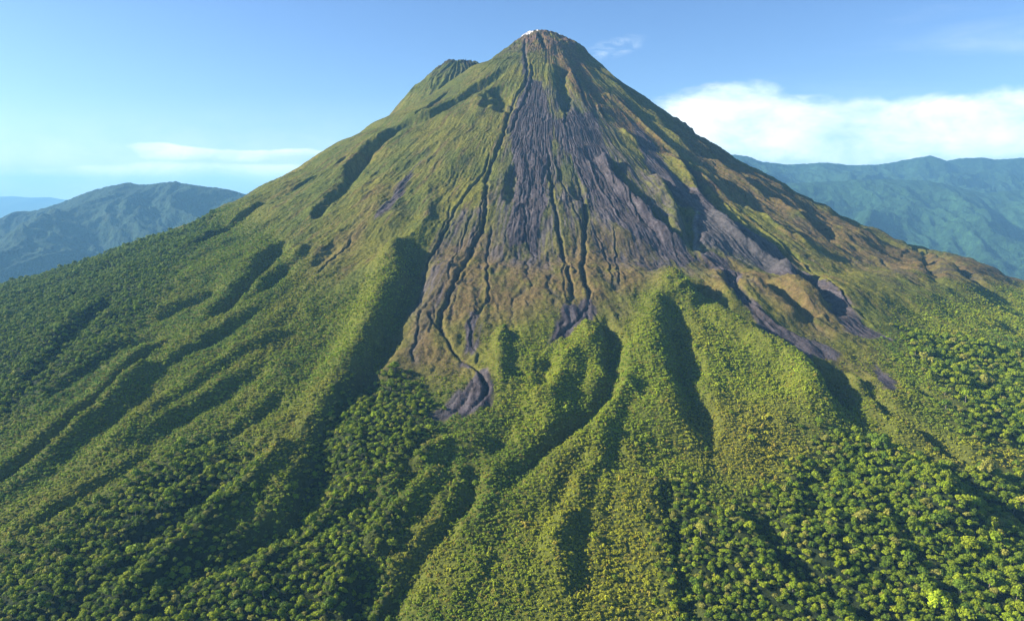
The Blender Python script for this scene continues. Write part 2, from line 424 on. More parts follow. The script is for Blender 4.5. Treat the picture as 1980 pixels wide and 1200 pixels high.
def resample(w, rough=1.0, seed=0):
    """dense wiggly polyline from sparse world points (x, y, dist)"""
    seg = np.hypot(np.diff(w[:, 0]), np.diff(w[:, 1])); s = np.concatenate([[0], np.cumsum(seg)])
    n = max(6, int(s[-1] / 22.0)); t = np.linspace(0, s[-1], n)
    # smooth by Catmull-like averaging
    x = np.interp(t, s, w[:, 0]); y = np.interp(t, s, w[:, 1]); d = np.interp(t, s, w[:, 2])
    for _ in range(1):
        x[1:-1] = .25 * x[:-2] + .5 * x[1:-1] + .25 * x[2:]; y[1:-1] = .25 * y[:-2] + .5 * y[1:-1] + .25 * y[2:]
    dx = np.gradient(x); dy = np.gradient(y); L = np.hypot(dx, dy) + 1e-6
    wig = noise2(t / 45.0 + seed * 7.7, np.full(n, seed * 3.1)) * rough * 3.0 + noise2(t / 18.0 + seed * 3.7, np.full(n, seed * 1.3)) * rough * 1.6
    return x - dy / L * wig, y + dx / L * wig, d, t / max(t[-1], 1)

def poly_dist(x, y, px_, py_, tt):
    best = np.full(x.shape, 1e9, np.float32); sd = np.zeros(x.shape, np.float32); tb = np.zeros(x.shape, np.float32)
    for i in range(len(px_) - 1):
        ax, ay, bx, by = px_[i], py_[i], px_[i + 1], py_[i + 1]
        ex, ey = bx - ax, by - ay; L2 = ex * ex + ey * ey + 1e-9
        t = np.clip(((x - ax) * ex + (y - ay) * ey) / L2, 0, 1)
        qx = x - ax - t * ex; qy = y - ay - t * ey; d = qx * qx + qy * qy
        m = d < best
        best[m] = d[m]; cr = ex * qy - ey * qx; sd[m] = np.sign(cr[m]); tb[m] = (tt[i] + t * (tt[i + 1] - tt[i]))[m]
    return np.sqrt(best), sd, tb

def carve(x, y):
    dz = np.zeros(x.shape, np.float32); bed = np.zeros(x.shape, np.float32)
    wx = x + noise2(x / 23.0, y / 23.0 + 5) * 3.0 + noise2(x / 9.0, y / 9.0 + 5) * 1.2
    wy = y + noise2(x / 23.0 + 50, y / 23.0) * 3.0 + noise2(x / 9.0 + 50, y / 9.0) * 1.2
    for k, (wpx, kd, ratio, ti, to, pts) in enumerate(GUL):
        w = to_world(P(pts)); px_, py_, dist, tt = resample(w, 1.0 if wpx < 14 else 2.5, k)
        wm = wpx * dist.mean() / FPX * (1.15 if wpx >= 13 else .60)
        wl = wm; wr = wm * ratio
        mg = max(wl * 3.0, wr * 1.6) + 8
        idx = np.where((x > px_.min() - mg) & (x < px_.max() + mg) & (y > py_.min() - mg) & (y < py_.max() + mg))[0]
        if len(idx) == 0: continue
        d, sd, t = poly_dist(wx[idx], wy[idx], px_, py_, tt)
        tp = sstep(0, max(ti, .01), t) * (1 - sstep(1 - to, 1, t))
        tp = tp * (0.8 + 0.35 * noise2(t * 7.0 + k, t * 0 + k))
        ww = np.where(sd < 0, wl, wr) * (0.55 + 0.45 * tp)
        q = np.clip(d / ww, 0, 1)
        prof = (1 - q * q * (3 - 2 * q)) if wpx >= 14 else (1 - q) ** 1.3
        w_r = P(pts).mean(0); rf = 1.5 if (1150 < w_r[0] < 1660 and w_r[1] < 600) else 1.0
        if wpx < 13 and rf == 1.0: rf = .4
        lev = rf * np.exp(-((d - 1.25 * wl) / (0.75 * wl)) ** 2) * (sd < 0) * 0.30
        dep = kd * wm * (0.95 if wpx >= 14 else 2.1) * (1.5 if rf > 1 else 1.0) * (1.4 if (w_r[0] < 720 or w_r[1] > 780) and wpx >= 14 else 1.0)
        dz[idx] += (-prof + lev) * dep * tp
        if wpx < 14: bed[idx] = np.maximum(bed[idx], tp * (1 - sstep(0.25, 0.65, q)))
    for k, (wpx, hm, pts) in enumerate(RID):
        w = to_world(P(pts)); px_, py_, dist, tt = resample(w, 2.0, k + 100)
        wm = wpx * dist.mean() / FPX
        mg = wm * 1.2
        idx = np.where((x > px_.min() - mg) & (x < px_.max() + mg) & (y > py_.min() - mg) & (y < py_.max() + mg))[0]
        if len(idx) == 0: continue
        d, sd, t = poly_dist(wx[idx], wy[idx], px_, py_, tt)
        tp = sstep(0, .12, t) * (1 - sstep(.75, 1, t))
        q = np.clip(d / wm, 0, 1)
        dz[idx] += (1 - q * q * (3 - 2 * q)) * hm * tp
    return dz, bed

# ------------------------------------------------------------------ land cover outlines
AREAS = {
 'lava': ["1022,150 1045,160 1062,205 1075,260 1062,300 1060,345 1060,400 1048,440 1034,508 1015,470 975,485 972,440 990,400 997,360 990,320 984,280 987,235 1005,185",
          "1066,235 1110,215 1150,220 1165,255 1185,305 1205,360 1245,400 1300,458 1350,505 1320,520 1260,480 1210,450 1160,410 1135,370 1115,340 1100,300 1078,275",
          "1222,235 1255,262 1300,330 1345,370 1385,405 1440,450 1500,500 1560,548 1520,545 1450,500 1400,485 1345,470 1350,410 1300,375 1265,345 1235,290",
          "1340,470 1400,500 1450,538 1422,545 1470,598 1530,638 1600,662 1640,690 1590,692 1520,668 1470,632 1430,582 1400,535 1350,500",
          "1380,398 1440,438 1510,488 1560,528 1620,560 1650,600 1725,658 1680,656 1640,640 1600,590 1610,570 1540,540 1470,480 1410,432",
          "905,695 945,728 957,765 950,790 900,806 860,817 820,818 838,798 870,775 905,745 920,732 890,702",
          "1075,592 1110,585 1145,578 1152,600 1120,625 1085,652 1060,668 1062,630 1070,610",
          "908,600 925,598 914,640 927,692 905,672 896,630",
          "832,292 800,330 778,375 745,422 726,426 735,405 760,365 792,330",
          "1690,700 1730,740 1730,782 1708,762 1692,722",
          "1010,80 1018,78 1022,130 1026,160 1014,165 1010,120"],
 'rust': ["1003,76 1045,56 1095,72 1125,105 1160,170 1185,215 1140,215 1105,165 1085,135 1065,125 1048,100 1020,105",
          "1130,170 1200,190 1290,290 1400,370 1420,400 1330,330 1250,280 1180,240"],
 'brown': ["940,440 1000,505 1060,500 1150,430 1250,470 1330,535 1250,580 1200,640 1165,600 1080,598 1000,622 930,640 880,620 860,620 870,700 820,720 740,740 702,735 760,650 800,560 850,460",
           "1340,500 1420,505 1530,545 1600,580 1640,650 1560,640 1440,560 1380,560",
           "1300,225 1420,310 1560,395 1700,470 1830,500 1980,545 1980,570 1820,540 1700,520 1560,460 1420,380 1330,300",
           "700,425 760,360 700,440 640,500 560,600 500,640 560,560 620,490",
           "880,640 905,700 925,735 870,770 800,740 760,740 820,700",
           "1640,700 1700,690 1760,800 1850,870 1960,910 1900,930 1760,870 1690,790",
           "1380,760 1540,790 1560,870 1480,960 1380,900 1330,860"],
 'burnt': ["1860,568 1940,568 1985,590 1990,650 1930,605", "1640,498 1700,498 1760,530 1800,560 1760,562 1690,535",
           "985,470 1040,460 1035,510 1000,500", "1160,470 1260,480 1330,530 1280,560 1200,520"],
 'fan': ["1024,160 1100,185 1165,215 1215,290 1300,385 1350,500 1330,545 1250,540 1180,500 1110,450 1050,530 980,520 940,480 945,400 975,300 990,220"],
 'ashy': ["850,440 868,440 838,520 866,580 838,605 818,640 803,704 790,690 796,620 790,590 802,540 830,480", "870,405 938,405 925,450 900,495 880,480 856,470", "820,520 870,470 880,520 850,600 830,610", "1150,400 1250,450 1330,520 1280,540 1200,500 1150,460"],
 'scree': ["1385,405 1440,450 1500,500 1545,540 1470,520 1400,495 1355,480 1352,420"],
 'path': ["1345,400 1352,420 1348,450 1352,475 1366,498 1358,497 1344,475 1340,450 1344,420"],
 'bright': ["1322,536 1240,590 1198,640 1190,760 1100,860 1130,880 1240,800 1300,760 1290,640",
            "1060,610 1160,620 1180,700 1150,780 1040,850 960,790 930,700 960,620 1000,620",
            "1390,600 1560,690 1610,800 1480,800 1370,750 1350,640",
            "808,456 700,560 600,700 620,720 700,660 770,540",
            "1900,560 1980,580 1980,640 1880,620", "1600,420 1760,510 1900,640 1760,620 1640,500"],
 'shrub': ["430,395 520,440 560,470 600,520 650,560 720,540 760,500 806,458 800,540 745,650 700,738 780,715 870,725 935,760 960,700 925,650 980,618 1040,640 1065,598 1150,605 1176,640 1230,585 1325,534 1400,590 1450,650 1560,690 1640,735 1700,650 1760,600 1880,560 2300,560 2300,1500 -400,1500 -400,480 0,545 200,485"],
 'forest': ["1590,850 1700,860 1800,900 1900,900 2100,920 2100,1400 1300,1400 1320,1200 1290,1100 1270,940 1330,940 1420,1000 1500,960 1560,930",
            "-100,570 60,530 200,484 330,445 400,420 420,450 330,520 290,600 220,680 120,740 40,800 -100,860",
            "-100,1400 -100,1090 60,1060 150,1000 300,910 420,850 500,880 480,980 430,1040 560,1020 640,1080 720,1400",
            "640,800 700,740 770,710 830,760 830,830 800,890 700,950 640,1010 560,1020 600,930",
            "1740,640 1860,660 2050,700 2050,860 1900,850 1840,770",
            "560,1020 700,960 760,1000 700,1080 740,1200 700,1400 560,1400"],
 'dry': ["1080,940 1300,960 1330,1200 1320,1400 1000,1400 1040,1100", "1380,780 1560,820 1560,900 1420,960 1330,900",
         "1700,800 1900,870 1980,880 1980,900 1800,890"],
}
def area_sd(x, y, px_, py_):
    """signed distance to a polygon, positive inside"""
    best = np.full(x.shape, 1e12, np.float32); ins = np.zeros(x.shape, bool); n = len(px_)
    for i in range(n):
        ax, ay, bx, by = px_[i], py_[i], px_[(i + 1) % n], py_[(i + 1) % n]
        ex, ey = bx - ax, by - ay; L2 = ex * ex + ey * ey + 1e-9
        t = np.clip(((x - ax) * ex + (y - ay) * ey) / L2, 0, 1)
        d = (x - ax - t * ex) ** 2 + (y - ay - t * ey) ** 2
        best = np.minimum(best, d)
        if by != ay:
            c = ((ay > y) != (by > y)) & (x < (bx - ax) * (y - ay) / (by - ay) + ax); ins ^= c
    return np.where(ins, 1, -1) * np.sqrt(best)
def clip_view(pts):
    # points below the frame or outside it are only pulled to the near ground
    return to_world(pts)
def areas(x, y, names):
    r = np.hypot(x, y)
    wx = x + noise2(x / 60.0, y / 60.0 + 9) * 12 + noise2(x / 19.0, y / 19.0 + 9) * 5
    wy = y + noise2(x / 60.0 + 33, y / 60.0) * 12 + noise2(x / 19.0 + 33, y / 19.0) * 5
    out = {}
    for nm in names:
        big = nm in ('fan', 'shrub', 'forest', 'dry', 'bright', 'brown', 'burnt')
        soft = {'shrub': 60, 'forest': 40, 'dry': 50, 'bright': 40, 'brown': 30, 'burnt': 16, 'rust': 12, 'lava': 14, 'ashy': 10, 'fan': 26, 'scree': 10, 'path': 3}[nm]
        m = np.zeros(x.shape, np.float32)
        for s in AREAS[nm]:
            w = clip_view(P(s)); px_, py_ = w[:, 0], w[:, 1]
            mg = soft + 30
            idx = np.where((x > px_.min() - mg) & (x < px_.max() + mg) & (y > py_.min() - mg) & (y < py_.max() + mg))[0]
            if len(idx) == 0: continue
            if big: sd = area_sd(wx[idx], wy[idx], px_, py_)
            else: sd = area_sd(x[idx] * .65 + wx[idx] * .35, y[idx] * .65 + wy[idx] * .35, px_, py_)
            m[idx] = np.maximum(m[idx], sstep(-soft, soft, sd))
        out[nm] = m
    return out

# ------------------------------------------------------------------ the height field on a polar grid
def build_grid(q=1.0):
    a_f = np.radians(np.linspace(-104, 104, int(2700 * q)))
    a_b = np.radians(np.linspace(104, 256, int(260 * q) + 2))[1:-1]
    th = np.concatenate([a_f, a_b])
    r = np.concatenate([np.linspace(2.0, 1760.0, int(980 * q)), 1760.0 * (5200.0 / 1760.0) ** np.linspace(0, 1, int(90 * q) + 1)[1:]])
    return th, r
def height(x, y, th, r):
    z = base(x, y)
    dz, bed = carve(x, y)
    f0 = sstep(25, 160, r)
    # radial rills and ribs: stretched along the fall line, warped so they branch
    wv = noise2(x / 170.0, y / 170.0) * 0.055 + noise2(x / 60.0, y / 60.0 + 3) * 0.018
    ta = th + wv
    wc = noise2(x / 80.0, y / 80.0 + 3) * 0.45
    prox = sstep(300, 900, r)
    fade_far = 1 - sstep(2200, 4200, r)
    per = 24.0 / np.pi
    rg1 = ridged(ta * per, r / 620.0, 2, .5, 4.4) - 0.6
    rg2 = ridged(th * per * 3.1 + wc * 1.3, r / 230.0, 3, .55, 8.8) - 0.6
    rg3 = ridged(th * 70.0 + wc, r / 70.0, 2, .5, 1.8) - 0.6
    z = z + f0 * fade_far * (1 + 1.9 * sstep(.35, .85, np.sin(th)) * (1 - sstep(900, 1300, r))) * (rg1 * (3.5 + 6.5 * prox) + rg2 * (1.5 + 1.9 * prox) + rg3 * (.8 + 0.5 * prox))
    hum = fbm(x / 95.0, y / 95.0, 4, .5, 2.2)
    z = z + f0 * (hum * (2.5 + 7.0 * prox)) + fbm(x / 11.0, y / 11.0, 3, .55, 6.1) * (0.7 + 0.4 * prox)
    z = z + dz * sstep(0, 60, r) * 1.0
    # rocky, jagged top
    top = (1 - sstep(60, 210, r)); z = z + top * ((ridged(x / 26.0, y / 26.0, 3, .55, 3.0) - 0.6) * 8.0 + (ridged(x / 9.0, y / 9.0, 2, .6, 3.5) - .6) * 3.5)
    rs = np.hypot(x - SUB_C[0], y - SUB_C[1]); rim = np.exp(-((rs - 44) / 26.0) ** 2)
    z = z + rim * (ridged(x / 24.0, y / 24.0, 3, .6, 13.0) - 0.6) * 13.0
    ts = np.arctan2(x - SUB_C[0], y - SUB_C[1]); ss = sstep(30, 70, rs) * (1 - sstep(150, 260, rs))
    z = z + ss * (ridged(ts * 5.5 + noise2(x / 40.0, y / 40.0) * .4, rs / 120.0, 3, .55, 23.0) - 0.6) * 15.0
    return z.astype(np.float64), bed, hum, rg2, rg3
# --- GEO END

# ------------------------------------------------------------------ materials
def new_mat(name):
    m = bpy.data.materials.new(name); m.use_nodes = True
    t = m.node_tree; t.nodes.clear()
    out = t.nodes.new('ShaderNodeOutputMaterial')
    return m, t, out
def nd(t, typ, **kw):
    n = t.nodes.new(typ)
    for k, v in kw.items(): setattr(n, k, v)
    return n
def noise_node(t, vec, scale, detail=4, rough=0.55, dist=0.0):
    n = nd(t, 'ShaderNodeTexNoise'); n.inputs['Scale'].default_value = scale
    n.inputs['Detail'].default_value = detail; n.inputs['Roughness'].default_value = rough; n.inputs['Distortion'].default_value = dist
    t.links.new(vec, n.inputs['Vector']); return n.outputs[0]
def mrange(t, x, a, b, c, d):
    n = nd(t, 'ShaderNodeMapRange'); t.links.new(x, n.inputs[0])
    for i, q in zip((1, 2, 3, 4), (a, b, c, d)): n.inputs[i].default_value = q
    return n.outputs[0]
def mathn(t, op, a, b):
    n = nd(t, 'ShaderNodeMath', operation=op)
    for i, x in enumerate((a, b)):
        if isinstance(x, (int, float)): n.inputs[i].default_value = x
        else: t.links.new(x, n.inputs[i])
    return n.outputs[0]

def terrain_material(name, s1, s2, bumpd, bumps, amp=0.35):
    """vertex cover colour broken up by fine procedural noise, with matching small relief"""
    m, t, out = new_mat(name)
    geo = nd(t, 'ShaderNodeNewGeometry'); pos = geo.outputs['Position']
    att = nd(t, 'ShaderNodeAttribute', attribute_name='cover')
    n1 = noise_node(t, pos, s1, 5, .65); n2 = noise_node(t, pos, s2, 3, .6)
    k = mathn(t, 'MULTIPLY', mrange(t, n1, .25, .75, 1 - amp, 1 + amp), mrange(t, n2, .3, .7, 1 - amp * .7, 1 + amp * .7))
    mx = nd(t, 'ShaderNodeMix', data_type='RGBA', blend_type='MULTIPLY'); mx.inputs[0].default_value = 1
    t.links.new(att.outputs['Color'], mx.inputs[6])
    cmb = nd(t, 'ShaderNodeCombineXYZ')
    for i in range(3): t.links.new(k, cmb.inputs[i])
    t.links.new(cmb.outputs[0], mx.inputs[7])
    b = nd(t, 'ShaderNodeBsdfPrincipled'); b.inputs['Roughness'].default_value = .95
    b.inputs['Specular IOR Level'].default_value = 0.08
    t.links.new(mx.outputs[2], b.inputs['Base Color'])
    bp = nd(t, 'ShaderNodeBump'); bp.inputs['Strength'].default_value = bumps; bp.inputs['Distance'].default_value = bumpd
    t.links.new(mathn(t, 'ADD', n1, mathn(t, 'MULTIPLY', n2, .5)), bp.inputs['Height']); t.links.new(bp.outputs[0], b.inputs['Normal'])
    t.links.new(b.outputs[0], out.inputs[0])
    return m

def leaf_material(name):
    m, t, out = new_mat(name)
    att = nd(t, 'ShaderNodeAttribute', attribute_name='tint', attribute_type='INSTANCER')
    tco = nd(t, 'ShaderNodeTexCoord')
    lv = nd(t, 'ShaderNodeAttribute', attribute_name='leafv')
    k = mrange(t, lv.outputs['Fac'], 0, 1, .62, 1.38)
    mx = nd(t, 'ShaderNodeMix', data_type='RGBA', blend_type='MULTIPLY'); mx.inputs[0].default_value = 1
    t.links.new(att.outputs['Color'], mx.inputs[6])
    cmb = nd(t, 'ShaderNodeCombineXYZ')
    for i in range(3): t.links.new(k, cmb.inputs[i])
    t.links.new(cmb.outputs[0], mx.inputs[7])
    b = nd(t, 'ShaderNodeBsdfPrincipled'); b.inputs['Roughness'].default_value = .7; b.inputs['Specular IOR Level'].default_value = 0.12
    t.links.new(mx.outputs[2], b.inputs['Base Color'])
    tr = nd(t, 'ShaderNodeBsdfTranslucent'); t.links.new(mx.outputs[2], tr.inputs[0])
    ms = nd(t, 'ShaderNodeMixShader'); ms.inputs[0].default_value = .22
    t.links.new(b.outputs[0], ms.inputs[1]); t.links.new(tr.outputs[0], ms.inputs[2]); t.links.new(ms.outputs[0], out.inputs[0])
    return m
LEAF = leaf_material('leaf_foliage')
BARK, _t, _o = new_mat('bark')
_b = nd(_t, 'ShaderNodeBsdfPrincipled'); _b.inputs['Roughness'].default_value = .9
_g = nd(_t, 'ShaderNodeTexCoord'); _n = noise_node(_t, _g.outputs['Object'], 2.5, 4, .6)
_r = nd(_t, 'ShaderNodeValToRGB'); _r.color_ramp.elements[0].color = (.09, .07, .05, 1); _r.color_ramp.elements[1].color = (.30, .26, .21, 1)
_t.links.new(_n, _r.inputs[0]); _t.links.new(_r.outputs[0], _b.inputs['Base Color']); _t.links.new(_b.outputs[0], _o.inputs[0])

# ------------------------------------------------------------------ mesh helpers
def mesh_from(name, V, F, smooth=True):
    """V (n,3), F (m,4) or (m,3) integer faces"""
    me = bpy.data.meshes.new(name); n = F.shape[1]
    me.vertices.add(len(V)); me.vertices.foreach_set('co', np.ascontiguousarray(V, np.float32).ravel())
    me.loops.add(F.size); me.loops.foreach_set('vertex_index', np.ascontiguousarray(F, np.int32).ravel())
    me.polygons.add(len(F)); me.polygons.foreach_set('loop_start', np.arange(0, F.size, n, dtype=np.int32))
    me.update(calc_edges=True)
    me.polygons.foreach_set('use_smooth', np.full(len(F), smooth))
    return me
def link(name, me, mat=None, kind=None, parent=None):
    o = bpy.data.objects.new(name, me); COL.objects.link(o)
    if mat: me.materials.append(mat)
    if kind: o['kind'] = kind
    if parent: o.parent = parent
    return o
def set_color(me, C, nm='cover'):
    a = me.color_attributes.new(nm, 'FLOAT_COLOR', 'POINT')
    rgba = np.ones((len(C), 4), np.float32); rgba[:, :3] = C
    a.data.foreach_set('color', rgba.ravel())
def grid_faces(nr, nc, wrap=False):
    i = np.arange(nr - 1)[:, None]; j = np.arange(nc if wrap else nc - 1)[None, :]; j2 = (j + 1) % nc
    a = i * nc + j; b = i * nc + j2; c = (i + 1) * nc + j2; d = (i + 1) * nc + j
    return np.stack([a, d, c, b], -1).reshape(-1, 4)
def lerp(a, b, t):
    return a * (1 - t[:, None]) + np.asarray(b)[None, :] * t[:, None] if np.ndim(b) == 1 else a * (1 - t[:, None]) + b * t[:, None]

# ------------------------------------------------------------------ volcano
TH, R = build_grid(1.0)
NT, NR = len(TH), len(R)
Tg, Rg = np.meshgrid(TH, R); Tg = Tg.ravel(); Rg = Rg.ravel()
X = Rg * np.sin(Tg); Y = -Rg * np.cos(Tg)
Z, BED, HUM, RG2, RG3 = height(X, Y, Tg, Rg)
M = areas(X, Y, list(AREAS.keys()))
front = sstep(0.0, 0.5, np.cos(Tg)) ; side = np.sin(Tg)
# behind the cone the same belts by radius
shrub_r = sstep(820, 1000, Rg)
backm = sstep(-0.1, -0.5, np.cos(Tg)) if False else 1 - sstep(-0.25, 0.15, np.cos(Tg))
M['shrub'] = np.maximum(M['shrub'], backm * shrub_r)
M['shrub'] = np.maximum(M['shrub'], sstep(1650, 1800, Rg))
M['forest'] = np.maximum(M['forest'], sstep(1750, 2000, Rg) * 0.9)
M['lava'] *= (1 - backm)

n_a = fbm(X / 140.0, Y / 140.0, 4, .55, 40.0)
n_b = fbm(X / 34.0, Y / 34.0, 4, .6, 60.0)
n_c = fbm(X / 8.0, Y / 8.0, 2, .6, 80.0)
stk = fbm(Tg * 55.0 + n_b * .3, Rg / 120.0, 3, .6, 21.0)       # streaks down the fall line
stf = fbm(Tg * 190.0 + n_b * .5, Rg / 60.0, 2, .6, 31.0)
C = np.tile(np.array([[.150, .150, .036]], np.float32), (len(X), 1))
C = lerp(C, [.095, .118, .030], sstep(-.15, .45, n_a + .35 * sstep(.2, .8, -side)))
C = lerp(C, [.155, .112, .056], 0.85 * sstep(-.15, .45, stk + .5 * n_b - .1))
C = lerp(C, [.060, .078, .024], 0.8 * sstep(.15, .5, n_b + .4 * n_a))
right_dry = .5 * sstep(.1, .7, side) * (1 - sstep(1000, 1300, Rg))
C = lerp(C, [.150, .108, .052], 0.50 * right_dry * sstep(-.5, .3, n_b + stk * .5))
C = lerp(C, [.158, .112, .070], 0.92 * M['brown'] * sstep(-.9, .1, n_b + .6 * stk))
C = lerp(C, [.150, .160, .034], 0.5 * M['brown'] * sstep(.15, .55, stk + .5 * n_a))
C = lerp(C, [.085, .070, .062], 0.75 * M['burnt'] * sstep(-.4, .3, n_b))
C = lerp(C, [.150, .080, .066], 0.75 * M['rust'] * sstep(-.6, .2, n_b + .5 * stk))
C = lerp(C, [.085, .060, .050], 0.7 * M['rust'] * sstep(.1, .4, n_c * .6 + stf * .6))
C = lerp(C, [.060, .085, .028], 0.35 * (1 - M['shrub']) * sstep(.1, .5, n_c) * (1 - M['lava']))
C = C * np.array([.75, .71, .48], np.float32)
lav = sstep(.38, .70, M['lava'] + .55 * stk + .30 * stf + .15 * n_b)
# extra thin ash streaks around the main field
ash = sstep(.30, .48, stk * .9 + stf * .5 - .05) * (1 - M['shrub']) * sstep(240, 330, Rg) * (1 - sstep(900, 1000, Rg)) * np.exp(-((np.degrees(Tg) - 12) / 34.0) ** 2)
lav = np.maximum(lav, .55 * ash)
lav = np.maximum(lav, M['fan'] * (.30 + .55 * sstep(-.25, .25, stk + .6 * stf + .4 * n_b)))
lav = np.maximum(lav, M['ashy'] * (.35 + .5 * sstep(-.1, .35, stk + .7 * stf)))
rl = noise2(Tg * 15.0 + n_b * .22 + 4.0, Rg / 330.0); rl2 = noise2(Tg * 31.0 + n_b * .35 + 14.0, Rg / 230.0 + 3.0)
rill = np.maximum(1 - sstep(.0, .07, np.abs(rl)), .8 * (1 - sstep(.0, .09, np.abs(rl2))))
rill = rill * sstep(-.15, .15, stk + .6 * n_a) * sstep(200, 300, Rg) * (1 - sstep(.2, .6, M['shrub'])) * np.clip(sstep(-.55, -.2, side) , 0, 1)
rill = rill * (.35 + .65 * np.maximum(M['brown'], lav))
Z = Z - rill * 2.2
LC = lerp(np.tile(np.array([[.066, .057, .066]], np.float32), (len(X), 1)), [.105, .094, .104], sstep(-.1, .5, stf + .4 * stk))
LC = lerp(LC, [.036, .031, .036], sstep(.1, .5, -stf + .3 * n_c))
LC = lerp(LC, [.090, .070, .058], .45 * sstep(0, .5, n_b))
C = C * (1 - lav[:, None]) + LC * np.array([.84, .80, .78]) * lav[:, None]
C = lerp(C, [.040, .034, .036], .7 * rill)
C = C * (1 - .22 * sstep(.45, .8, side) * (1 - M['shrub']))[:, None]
C = lerp(C, [.070, .064, .066], M['scree'] * (.75 + .3 * n_c))
C = lerp(C, [.16, .15, .15], M['path'] * .9)
C = lerp(C, [.026, .024, .028], .92 * BED * (1 - sstep(.3, .9, M['shrub']) * .5))  # channel bed rock, darkened to near-black to paint in the channels' shade
# ground below the scrub: dark leaf litter and low green
C = lerp(C, [.074, .086, .013], .85 * M['shrub'] * (1 - lav))
C = lerp(C, [.108, .120, .014], .6 * M['bright'] * M['shrub'] * (1 - lav))
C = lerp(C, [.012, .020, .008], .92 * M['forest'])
# pale sulphur crust at the vent, by the rim of the summit
crust = np.exp(-(((X + 38) / 26.0) ** 2 + ((Y + 16) / 30.0) ** 2)) + .75 * np.exp(-(((X - 52) / 17.0) ** 2 + ((Y + 8) / 13.0) ** 2))
crust = sstep(.25, .60, crust + (.5 * n_c + .3 * n_b) * np.clip(crust * 4, 0, 1)) * sstep(.05, .2, crust)
C = lerp(C, [.74, .69, .66], crust * (.85 + .5 * np.clip(n_c, -.5, .5)))
rs = np.hypot(X - SUB_C[0], Y - SUB_C[1])
C = lerp(C, [.038, .028, .022], .92 * (1 - sstep(44, 140, rs)) * sstep(-.4, .3, n_b))
tpm = (1 - sstep(70, 190, Rg)) * sstep(-.3, .3, n_b + .6 * n_c)
C = C * (1 - .75 * tpm[:, None] * (1 - crust[:, None])) + np.array([.105, .066, .055]) * (.75 * tpm * (1 - crust))[:, None]
C = np.clip(C, .008, .9)

# rubble and wrinkles on the lava itself
Z = Z - lav * sstep(25, 160, Rg) * (RG2 * 1.5 + RG3 * .8) * .6
Z = Z + lav * (ridged(Tg * 120.0 + n_b * .35, Rg / 60.0, 2, .6, 5.0) - .6) * 1.7 * sstep(100, 300, Rg) + lav * n_c * .5
# low cover roughness on the grass slopes
Z = Z + (1 - lav) * fbm(X / 5.2, Y / 5.2, 2, .6, 90.0) * 1.15
# sink the outer skirt just under the plain
Z = np.where(Rg > 4600, Z - (Rg - 4600) * .05, Z)
Vv = np.stack([X, Y, Z], -1)
me = mesh_from('volcano', Vv, grid_faces(NR, NT, True))
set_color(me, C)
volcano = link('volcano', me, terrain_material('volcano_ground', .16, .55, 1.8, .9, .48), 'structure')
Zg = Z.reshape(NR, NT)
# cap the tiny hole on the axis
capv = np.concatenate([Vv[:NT], [[0, 0, Z[:NT].mean() + .3]]]); 
capf = np.stack([np.full(NT, NT), np.arange(NT), (np.arange(NT) + 1) % NT], -1)
cm = mesh_from('volcano_top', capv, capf); set_color(cm, np.concatenate([C[:NT], C[:1]]))
link('summit_rock', cm, me.materials[0], 'structure')

def sample(field, x, y):
    r = np.hypot(x, y); th = np.arctan2(x, -y)
    th = np.where(th < TH[0], th + 2 * np.pi, th)
    fi = np.interp(r, R, np.arange(NR)); fj = np.interp(th, TH, np.arange(NT))
    i = np.clip(fi.astype(int), 0, NR - 2); j = np.clip(fj.astype(int), 0, NT - 2); a = fi - i; b = fj - j
    F = field.reshape(NR, NT)
    return (F[i, j] * (1 - a) * (1 - b) + F[i + 1, j] * a * (1 - b) + F[i, j + 1] * (1 - a) * b + F[i + 1, j + 1] * a * b)

